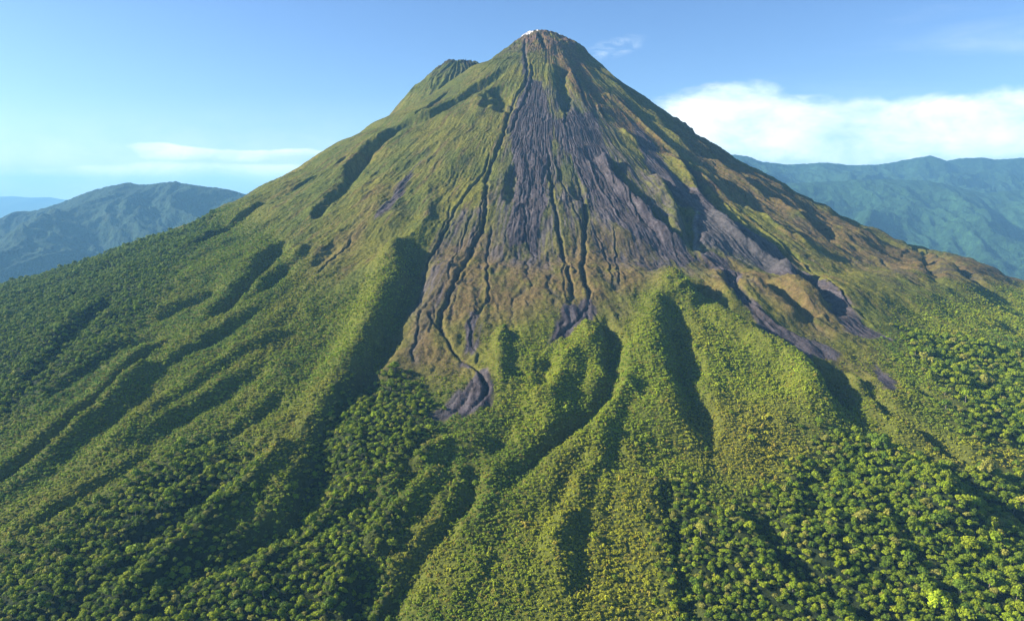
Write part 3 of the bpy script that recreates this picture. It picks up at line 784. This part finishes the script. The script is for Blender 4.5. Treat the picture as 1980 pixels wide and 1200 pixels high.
# ------------------------------------------------------------------ distant land
def hills(name, u_pts, depth_crest, depth_foot, x0, x1, zf, seed, color, nx, ny, wl, relief, back=2500.0, dark=None):
    """a mountain range whose crest line is given in photograph pixels at a chosen depth"""
    cr = P(u_pts); cx = []; cz = []
    for u, v in cr:
        d = dirpx(u, v); t = depth_crest / d[1]; cx.append(CAM[0] + t * d[0]); cz.append(CAM[2] + t * d[2])
    xs = np.linspace(x0, x1, nx); ys = np.linspace(depth_foot - 900, depth_crest + back, ny) + CAM[1]
    Xg, Yg = np.meshgrid(xs, ys); Xf = Xg.ravel(); Yf = Yg.ravel()
    # crest line bends back and forth a little
    bend = noise2(Xf / 1500.0 + seed, Xf * 0) * 260.0
    top = np.interp(Xf / (1.0), cx, cz)
    yc = depth_crest + CAM[1]
    s = (Yf + bend * sstep(0, 1500, yc - Yf) - (depth_foot + CAM[1])) / (depth_crest - depth_foot)
    up = np.clip(s, 0, 1); body_ = np.where(s <= 1, up ** 1.15, 1 - np.clip((Yf - yc) / back, 0, 1) * .8)
    zz = zf + (top - zf) * body_
    env = np.clip(np.sin(np.clip(s, 0, 1) * np.pi), 0, 1) ** .7
    w1 = noise2(Xf / 900.0, Yf / 900.0 + seed) * .35
    rg = ridged(Xf / wl + w1, Yf / (wl * 1.7) + w1, 5, .52, seed) - .58
    zz = zz + rg * relief * (env * .95 + .05)
    rg2 = ridged(Xf / (wl * .3) + w1, Yf / (wl * .42), 4, .55, seed + 9) - .6
    zz = zz + rg2 * relief * .13 * (env * .85 + .15) + fbm(Xf / 45.0, Yf / 45.0, 3, .6, seed) * 9.0
    me = mesh_from(name, np.stack([Xf, Yf, zz], -1), grid_faces(ny, nx)[:, ::-1])
    nn = fbm(Xf / 260.0, Yf / 260.0, 4, .6, seed + 3); n3 = fbm(Xf / 60.0, Yf / 60.0, 3, .6, seed + 4)
    Cc = np.tile(np.array([color], np.float32), (len(Xf), 1)) * (1 + .35 * nn + .5 * n3)[:, None]
    Cc = lerp(Cc, [.10, .10, .05], .5 * sstep(.42, .6, nn + .25 * n3) * sstep(.9, .3, s) if True else 0 * nn)
    set_color(me, np.clip(Cc, .01, .4))
    return link(name, me, terrain_material(name + '_forest', .022, .07, 22.0, 1.0, .6), 'structure')
hills('mountain_range', "1200,318 1300,306 1380,296 1420,299 1445,303 1470,311 1500,315 1530,317 1590,315 1640,318 1690,319 1720,316 1740,310 1770,306 1800,302 1815,306 1830,311 1860,306 1900,304 1930,307 1980,305 2100,300 2300,312 2600,300",
      8000, 5000, 900.0, 10500.0, 480.0, 3.3, (.018, .042, .020), 900, 520, 1000.0, 460.0)
hills('foothills', "1100,400 1400,360 1600,352 1700,345 1800,350 1900,372 1980,366 2150,350 2600,380",
      6500, 4300, 1500.0, 8500.0, 480.0, 8.1, (.020, .048, .020), 560, 300, 750.0, 330.0, 1600.0)
hills('left_mountain', "-900,470 -500,452 -200,445 0,420 40,412 75,405 110,392 150,377 180,366 210,358 235,354 250,353 268,357 290,357 310,353 340,351 365,356 390,362 420,364 450,369 480,377 560,392 700,420 900,450",
      6300, 4300, -7500.0, -800.0, 480.0, 5.2, (.018, .036, .020), 760, 520, 1150.0, 400.0, 2200.0)

# far plain and the faint ranges beyond it
gx = np.linspace(-26500, 26500, 240); gy = np.linspace(-9000, 24000, 200)
GX, GY = np.meshgrid(gx, gy); GX = GX.ravel(); GY = GY.ravel()
gz = 478.0 + fbm(GX / 2600.0, GY / 2600.0, 4, .5, 1.0) * 22.0
me = mesh_from('ground', np.stack([GX, GY, gz], -1), grid_faces(200, 240)[:, ::-1])
gn = fbm(GX / 1500.0, GY / 1500.0, 4, .6, 2.0)
Cg = np.tile(np.array([[.055, .085, .032]], np.float32), (len(GX), 1)); Cg = lerp(Cg, [.12, .13, .05], sstep(0, .5, gn))
set_color(me, Cg); link('ground', me, terrain_material('plain_ground', .004, .02, 10.0, .5, .4), 'structure')
def far_range(name, depth, us, seed, amp):
    cr = P(us); n = 260; xs = []; zs = []
    for u, v in cr:
        d = dirpx(u, v); t = depth / d[1]; xs.append(CAM[0] + t * d[0]); zs.append(CAM[2] + t * d[2])
    xx = np.linspace(xs[0], xs[-1], n); zt = np.interp(xx, xs, zs); ny = 24
    yy_ = np.linspace(-3500, 3500, ny) + depth + CAM[1]
    A, B = np.meshgrid(xx, yy_); ZT = np.tile(zt, (ny, 1)); k = 1 - np.abs(np.linspace(-1, 1, ny))[:, None]
    zz = 470 + (ZT - 470) * k + ridged(A / 2600.0, B / 2600.0, 4, .55, seed) * amp * k - amp * .6 * k
    me = mesh_from(name, np.stack([A.ravel(), B.ravel(), zz.ravel()], -1), grid_faces(ny, n)[:, ::-1])
    set_color(me, np.tile(np.array([[.05, .08, .035]], np.float32), (A.size, 1)))
    return link(name, me, terrain_material(name + '_slopes', .003, .01, 20, .5, .3), 'structure')
far_range('far_hills', 19500.0, "-460,392 -300,388 -60,383 20,379 60,382 110,384 200,386 500,372 800,380 1400,384 2000,376", 4.0, 170.0)

# ------------------------------------------------------------------ plants: shapes
def icosphere(sub=1):
    t = (1 + 5 ** .5) / 2
    v = np.array([[-1, t, 0], [1, t, 0], [-1, -t, 0], [1, -t, 0], [0, -1, t], [0, 1, t], [0, -1, -t], [0, 1, -t], [t, 0, -1], [t, 0, 1], [-t, 0, -1], [-t, 0, 1]], float)
    f = [[0, 11, 5], [0, 5, 1], [0, 1, 7], [0, 7, 10], [0, 10, 11], [1, 5, 9], [5, 11, 4], [11, 10, 2], [10, 7, 6], [7, 1, 8], [3, 9, 4], [3, 4, 2], [3, 2, 6], [3, 6, 8], [3, 8, 9], [4, 9, 5], [2, 4, 11], [6, 2, 10], [8, 6, 7], [9, 8, 1]]
    v /= np.linalg.norm(v, axis=1)[:, None]; v = list(map(tuple, v))
    for _ in range(sub):
        mid = {}; nf = []
        def m(a, b):
            k = (min(a, b), max(a, b))
            if k not in mid:
                p = np.array(v[a]) + np.array(v[b]); p /= np.linalg.norm(p); v.append(tuple(p)); mid[k] = len(v) - 1
            return mid[k]
        for a, b, c in f:
            ab, bc, ca = m(a, b), m(b, c), m(c, a); nf += [[a, ab, ca], [b, bc, ab], [c, ca, bc], [ab, bc, ca]]
        f = nf
    return np.array(v), np.array(f)
ICO_V, ICO_F = icosphere(1)
def crown_mesh(name, rs, lumps, radius, hgt, base_z, leaf, per, flat=.8, core=.74):
    """leafy crown: lumps set through a dome, each with a dark inner mass and many leaf clumps around it; unit crown about 2*radius wide"""
    Vt = []; Ft = []; lv = []; nv = 0
    for i in range(lumps):
        a = i * 2.399 + rs.rand() * .6; q = math.sqrt((i + .5) / lumps)
        rr = radius * q * .72 * (0.85 + .3 * rs.rand()); lr = radius * (0.46 - .14 * q) * (.8 + .45 * rs.rand())
        cx, cy = rr * math.cos(a), rr * math.sin(a)
        cz = base_z + hgt * (1 - q * q * .75) * (.72 + .36 * rs.rand()) - lr * .5
        c = np.array([cx, cy, cz])
        jit = 1 + (rs.rand(len(ICO_V), 1) - .5) * .35
        v = ICO_V * jit * lr * core * np.array([1, 1, flat]) + c
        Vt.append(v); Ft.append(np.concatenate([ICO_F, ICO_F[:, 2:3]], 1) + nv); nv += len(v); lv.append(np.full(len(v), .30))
        d = rs.randn(per, 3); d[:, 2] = np.abs(d[:, 2]) * 1.0 - .25; d /= np.linalg.norm(d, axis=1)[:, None]
        for k in range(per):
            n = d[k] + rs.randn(3) * .45; n /= np.linalg.norm(n)
            t1 = np.cross(n, rs.randn(3)); t1 /= np.linalg.norm(t1); t2 = np.cross(n, t1)
            s = leaf * (.6 + .8 * rs.rand()); p = c + d[k] * lr * np.array([1, 1, flat]) * (.76 + .52 * rs.rand())
            Vt.append(np.array([p - t1 * s * .6, p - t2 * s * .5 + t1 * s * .1, p + t1 * s * .6, p + t2 * s * .5])); Ft.append(np.array([[0, 1, 2, 3]]) + nv); nv += 4
            lv.append(np.full(4, rs.rand()))
    V = np.concatenate(Vt); F = np.concatenate(Ft); lv = np.concatenate(lv)
    me = bpy.data.meshes.new(name)
    faces = [tuple(f[:3]) if f[2] == f[3] else tuple(f) for f in F.tolist()]
    me.from_pydata([tuple(q) for q in V.tolist()], [], faces); me.update()
    at = me.attributes.new('leafv', 'FLOAT', 'POINT'); at.data.foreach_set('value', lv.astype(np.float32))
    me.materials.append(LEAF)
    return me
def tube(V, F, p0, p1, r0, r1, n=6):
    p0 = np.array(p0, float); p1 = np.array(p1, float); d = p1 - p0; d /= np.linalg.norm(d)
    a = np.cross(d, [.3, .9, .2]); a /= np.linalg.norm(a); b = np.cross(d, a); s = len(V)
    for p, r in ((p0, r0), (p1, r1)):
        for k in range(n):
            w = 2 * math.pi * k / n; V.append(tuple(p + (a * math.cos(w) + b * math.sin(w)) * r))
    for k in range(n): F.append((s + k, s + (k + 1) % n, s + n + (k + 1) % n, s + n + k))
def trunk_mesh(name, rs, top, radius):
    V = []; F = []
    p = np.array([0, 0, -3.0]); r = .42
    for i in range(4):
        q = p + np.array([rs.randn() * .25, rs.randn() * .25, (top + 3) / 4]); tube(V, F, p, q, r, r * .82, 8); p = q; r *= .82
    fork = p - np.array([0, 0, (top + 3) / 4 * .8])
    for k in range(6):
        a = k * 1.05 + rs.rand() * .5; l = radius * (.5 + .2 * rs.rand())
        m = fork + np.array([math.cos(a) * l * .5, math.sin(a) * l * .5, l * .35]); e = fork + np.array([math.cos(a) * l, math.sin(a) * l, l * .85])
        tube(V, F, fork, m, .20, .14, 5); tube(V, F, m, e, .14, .05, 5)
    me = bpy.data.meshes.new(name); me.from_pydata(V, [], F); me.update(); me.materials.append(BARK)
    return me
rs = np.random.RandomState(5)
# crowns for a nominal tree: crown 11 m wide, 13 m tall
KINDS = []
for k, (lumps, hgt, base_z, leaf, per, flat) in enumerate([(10, 4.6, 5.2, 1.05, 30, .85), (8, 3.2, 6.8, 1.0, 34, .62), (13, 5.6, 4.2, .95, 26, .9), (9, 4.0, 5.8, 1.2, 26, .75), (7, 5.8, 3.6, .9, 34, 1.0)]):
    KINDS.append((crown_mesh('crown_leaves', rs, lumps, 5.5, hgt, base_z, leaf, per, flat), trunk_mesh('trunk_wood', rs, base_z + hgt * .55, 5.0)))
SHRUBS = []
for k, (lumps, hgt, leaf, per) in enumerate([(4, 1.9, .62, 12), (3, 2.3, .55, 14), (5, 1.5, .60, 10), (4, 2.6, .70, 11)]):
    SHRUBS.append(crown_mesh('shrub_leaves', rs, lumps, 2.2, hgt, .35, leaf, per, .8, .78))

# ------------------------------------------------------------------ plants: where they stand
def in_frame(x, y, z, m=70):
    u, v, zc = project(x, y, z)
    return (zc > 250) & (u > -m) & (u < 1980 + m) & (v > -m) & (v < 1200 + m * 2), u, v, zc
def jgrid(cell, x0, x1, y0, y1, seed):
    r_ = np.random.RandomState(seed)
    xs = np.arange(x0, x1, cell); ys = np.arange(y0, y1, cell)
    gx, gy = np.meshgrid(xs, ys); n = gx.size
    return gx.ravel() + (r_.rand(n) - .5) * cell * .95, gy.ravel() + (r_.rand(n) - .5) * cell * .95, r_
def tints(x, y, r_, lo, forest):
    """leaf colour of each plant from the zone it stands in and its own chance"""
    n = len(x); br = sample(M['bright'], x, y); dr = sample(M['dry'], x, y); brn = sample(M['brown'], x, y)
    th = np.arctan2(x, -y); left = sstep(.15, .75, -np.sin(th)); na = fbm(x / 90.0, y / 90.0, 3, .55, 70.0); nb = fbm(x / 26.0, y / 26.0, 2, .5, 75.0)
    if forest:
        T = np.tile(np.array([[.066, .092, .012]]), (n, 1))
        q = r_.rand(n)
        T = lerp(T, [.115, .135, .014], sstep(.45, 1, q)); T = lerp(T, [.036, .062, .014], sstep(.4, 0, q))
        w = (r_.rand(n) < .09).astype(float); T = lerp(T, [.13, .12, .06], w * .8)
        w = (r_.rand(n) < .07).astype(float); T = lerp(T, [.115, .155, .014], w * .8)
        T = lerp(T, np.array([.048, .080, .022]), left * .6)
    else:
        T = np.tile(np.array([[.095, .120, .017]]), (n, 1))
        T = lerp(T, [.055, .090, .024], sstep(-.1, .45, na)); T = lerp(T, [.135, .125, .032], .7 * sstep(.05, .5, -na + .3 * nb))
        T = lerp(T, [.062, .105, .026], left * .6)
        T = lerp(T, [.135, .165, .022], .75 * br); T = lerp(T, [.160, .145, .020], .65 * dr); T = lerp(T, [.13, .105, .035], .35 * brn)
        q = r_.rand(n); T = T * (.80 + .42 * q)[:, None]
        w = (r_.rand(n) < .10).astype(float); T = lerp(T, [.14, .10, .05], w * .6)
    return np.clip(T * (1.85 if forest else 2.1) * np.array([1.14, 1.14, .42]) * (.9 + .25 * r_.rand(n))[:, None], .008, .4)

# forest trees
fx, fy, r1 = jgrid(5.0, -1700, 1900, -1720, 300, 3)
fr = np.hypot(fx, fy); fm = sample(M['forest'], fx, fy)
fl = sample(lav, fx, fy)
keep = (fl < .3) & (fm > .15 + .7 * r1.rand(len(fx))) & (fr < 1760) & (fr > 500) & (r1.rand(len(fx)) < .96)
fx, fy = fx[keep], fy[keep]; fz = sample(Z, fx, fy)
ok, fu, fv, fzc = in_frame(fx, fy, fz + 8)
fx, fy, fz, fu, fv, fzc = [q[ok] for q in (fx, fy, fz, fu, fv, fzc)]
nf = len(fx); big = r1.rand(nf)
fs = .48 + .32 * r1.rand(nf) ** 1.3 + .65 * (big > .93) * r1.rand(nf)
th_ = np.arctan2(fx, -fy); fs = fs * (1 - .24 * sstep(-.22, -.05, -np.sin(th_)))
frz = r1.rand(nf) * 6.28; fk = r1.randint(0, 5, nf); ft = tints(fx, fy, r1, 0, True)
# scattered trees among the scrub
sx_, sy_, r3 = jgrid(20.0, -1600, 1900, -1720, 300, 13)
sm = sample(M['shrub'], sx_, sy_) * (1 - sample(M['forest'], sx_, sy_)); sr = np.hypot(sx_, sy_)
pn = fbm(sx_ / 110.0, sy_ / 110.0, 3, .5, 33.0)
k3 = (sm > .6) & (sr < 1760) & (r3.rand(len(sx_)) < .07 + .6 * sstep(.15, .5, pn)) & (sr > 980)
sx_, sy_ = sx_[k3], sy_[k3]; sz_ = sample(Z, sx_, sy_); ok, su, sv, szc = in_frame(sx_, sy_, sz_ + 5)
sx_, sy_, sz_, su, sv, szc = [q[ok] for q in (sx_, sy_, sz_, su, sv, szc)]
ns = len(sx_)
fx = np.concatenate([fx, sx_]); fy = np.concatenate([fy, sy_]); fz = np.concatenate([fz, sz_]); fu = np.concatenate([fu, su]); fv = np.concatenate([fv, sv]); fzc = np.concatenate([fzc, szc])
fs = np.concatenate([fs, .36 + .28 * r3.rand(ns)]); frz = np.concatenate([frz, r3.rand(ns) * 6.28]); fk = np.concatenate([fk, r3.randint(0, 5, ns)])
ft = np.concatenate([ft, tints(sx_, sy_, r3, 0, True)])
# the single lime-coloured tree low on the right
lime = np.argmin(np.hypot(fu - 1818, fv - 1158)); ft[lime] = (.36, .46, .02); fs[lime] = 1.3; fk[lime] = 0
crown_px = fs * 11.0 / fzc * FPX
inside = (fu > 8) & (fu < 1972) & (fv > 8) & (fv < 1192)
rank = np.argsort(-(crown_px * inside)); indiv = np.zeros(len(fx), bool); indiv[rank[:300]] = True; indiv[lime] = True
print('trees', len(fx), 'smallest individual px', crown_px[rank[299]])

rp_ = np.random.RandomState(77)
fprop = np.stack([.8 + .45 * rp_.rand(len(fx)), .8 + .45 * rp_.rand(len(fx)), .75 + .6 * rp_.rand(len(fx))], -1)
def place_tree(i, label, group):
    root = bpy.data.objects.new('rainforest_tree', None); COL.objects.link(root)
    root.empty_display_size = 2.0
    root.location = (fx[i], fy[i], fz[i] - .6); root.rotation_euler = (0, 0, frz[i]); s = fs[i]; root.scale = tuple(s * q for q in fprop[i])
    root['label'] = label; root['category'] = 'tree'
    if group: root['group'] = group
    cme, tme = KINDS[fk[i]]
    c = bpy.data.objects.new('crown', cme); COL.objects.link(c); c.parent = root
    c['tint'] = [float(q) for q in ft[i]]
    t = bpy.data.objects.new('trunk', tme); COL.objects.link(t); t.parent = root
def tree_words(i):
    c = ft[i]
    hue = 'olive brown' if c[0] > c[1] * .98 else ('yellow-green' if c[1] > .25 else ('mid-green' if c[1] > .165 else 'dark green'))
    u, v = fu[i], fv[i]
    if u > 1270: place = 'in the bright rainforest at the lower right corner'
    elif u > 960: place = 'standing among dry scrub at the bottom, right of centre'
    elif u > 560: place = 'in the wooded ravine at the bottom, left of centre'
    else: place = 'in the dark forest at the lower left corner'
    size = 'large' if fs[i] > .9 else ('small' if fs[i] < .55 else 'medium-sized')
    return '%s %s tree %s' % (size, hue, place), '%s %s trees %s' % (size, hue, place)
groups = {}
for i in np.where(indiv)[0]:
    if i == lime: continue
    groups.setdefault(tree_words(i), []).append(i)
for (lab, grp), ids in groups.items():
    for i in ids: place_tree(i, lab, grp)
place_tree(lime, 'bright lime-yellow tree glowing among darker trees near the bottom right edge', None)

# scrub: closed cover inside its outline, thinning out above it
hx, hy, r2 = jgrid(3.0, -1750, 1900, -1730, 350, 7)
hr = np.hypot(hx, hy); hm = sample(M['shrub'], hx, hy); hf = sample(M['forest'], hx, hy); hl = sample(lav, hx, hy); hb = sample(M['brown'], hx, hy)
hbed = sample(BED, hx, hy)
hn = fbm(hx / 48.0, hy / 48.0, 3, .55, 51.0); hn2 = fbm(hx / 150.0, hy / 150.0, 2, .5, 53.0)
thh = np.arctan2(hx, -hy)
up = sstep(250, 900, hr) * (.22 + .6 * sstep(-.15, .35, hn + .4 * hn2)) * (1 - .6 * hb) * (.5 + .5 * sstep(.5, -.3, np.sin(thh)))
den = np.maximum(up, .97 * hm) * (1 - hf * .97) * (1 - sstep(.2, .5, hl)) * (1 - sstep(.3, .6, hbed))
keep = (r2.rand(len(hx)) < den) & (hr < 1765) & (hr > 200)
hx, hy, hm, hn = hx[keep], hy[keep], hm[keep], hn[keep]; hz = sample(Z, hx, hy); ok, _, hv, hzc = in_frame(hx, hy, hz)
hx, hy, hz, hm, hn = [q[ok] for q in (hx, hy, hz, hm, hn)]
nh = len(hx); hs = (.42 + .40 * r2.rand(nh)) * (.45 + .75 * hm + .25 * np.clip(hn, -.5, .5)) * (1 + .6 * (r2.rand(nh) > .95))
hrz = r2.rand(nh) * 6.28; hk = r2.randint(0, 4, nh); ht = tints(hx, hy, r2, 0, False)
low = (hm < .5); ht[low] = ht[low] * np.array([.85, .85, .9])
print('shrubs', nh)

def scatter(name, x, y, z, s, rz, kind, tint, meshes, label=None):
    me = bpy.data.meshes.new(name); me.vertices.add(len(x)); me.vertices.foreach_set('co', np.stack([x, y, z], -1).astype(np.float32).ravel())
    a = me.attributes.new('tint', 'FLOAT_COLOR', 'POINT'); c4 = np.ones((len(x), 4), np.float32); c4[:, :3] = tint; a.data.foreach_set('color', c4.ravel())
    a = me.attributes.new('scl', 'FLOAT_VECTOR', 'POINT'); a.data.foreach_set('vector', s.astype(np.float32).ravel())
    a = me.attributes.new('rz', 'FLOAT', 'POINT'); a.data.foreach_set('value', rz.astype(np.float32))
    a = me.attributes.new('kd', 'INT', 'POINT'); a.data.foreach_set('value', kind.astype(np.int32))
    o = bpy.data.objects.new(name, me); COL.objects.link(o); o['kind'] = 'stuff'
    if label: o['label'] = label
    g = bpy.data.node_groups.new(name + '_scatter', 'GeometryNodeTree')
    g.interface.new_socket('Geometry', in_out='INPUT', socket_type='NodeSocketGeometry'); g.interface.new_socket('Geometry', in_out='OUTPUT', socket_type='NodeSocketGeometry')
    gi = g.nodes.new('NodeGroupInput'); go = g.nodes.new('NodeGroupOutput')
    def attr(nm, ty):
        n = g.nodes.new('GeometryNodeInputNamedAttribute'); n.data_type = ty; n.inputs[0].default_value = nm; return n.outputs[0]
    jn = g.nodes.new('GeometryNodeJoinGeometry')
    for m_ in meshes:
        src = bpy.data.objects.new('plant_source', m_)
        oi = g.nodes.new('GeometryNodeObjectInfo'); oi.inputs['As Instance'].default_value = True; oi.inputs[0].default_value = src
        g.links.new(oi.outputs['Geometry'], jn.inputs[0])
    ip = g.nodes.new('GeometryNodeInstanceOnPoints'); ip.inputs['Pick Instance'].default_value = True
    g.links.new(gi.outputs[0], ip.inputs['Points']); g.links.new(jn.outputs[0], ip.inputs['Instance'])
    g.links.new(attr('kd', 'INT'), ip.inputs['Instance Index'])
    cx = g.nodes.new('ShaderNodeCombineXYZ'); g.links.new(attr('rz', 'FLOAT'), cx.inputs[2]); g.links.new(cx.outputs[0], ip.inputs['Rotation'])
    g.links.new(attr('scl', 'FLOAT_VECTOR'), ip.inputs['Scale'])
    g.links.new(ip.outputs[0], go.inputs[0])
    md = o.modifiers.new('scatter', 'NODES'); md.node_group = g
    return o
q = ~indiv
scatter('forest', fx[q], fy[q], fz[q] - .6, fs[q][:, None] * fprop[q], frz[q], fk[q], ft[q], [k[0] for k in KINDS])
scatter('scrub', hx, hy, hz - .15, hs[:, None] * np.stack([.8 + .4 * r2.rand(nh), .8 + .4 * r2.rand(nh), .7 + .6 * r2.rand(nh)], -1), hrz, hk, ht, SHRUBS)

# ------------------------------------------------------------------ haze
hzm, t, out = new_mat('haze_air')
pv = nd(t, 'ShaderNodeVolumePrincipled'); pv.inputs['Color'].default_value = (.27, .61, 1.0, 1); pv.inputs['Density'].default_value = 5.4e-5
pv.inputs['Anisotropy'].default_value = 0.0
t.links.new(pv.outputs[0], out.inputs['Volume'])
bx0, bx1, by0, by1, bz0, bz1 = -27000, 27000, -9500, 24500, 430.0, 1720.0
Vb = [(x, y, z) for z in (bz0, bz1) for y in (by0, by1) for x in (bx0, bx1)]
Fb = [(0, 2, 3, 1), (4, 5, 7, 6), (0, 1, 5, 4), (2, 6, 7, 3), (0, 4, 6, 2), (1, 3, 7, 5)]
hm_ = bpy.data.meshes.new('haze'); hm_.from_pydata(Vb, [], Fb); hm_.update()
link('haze', hm_, hzm, 'stuff')
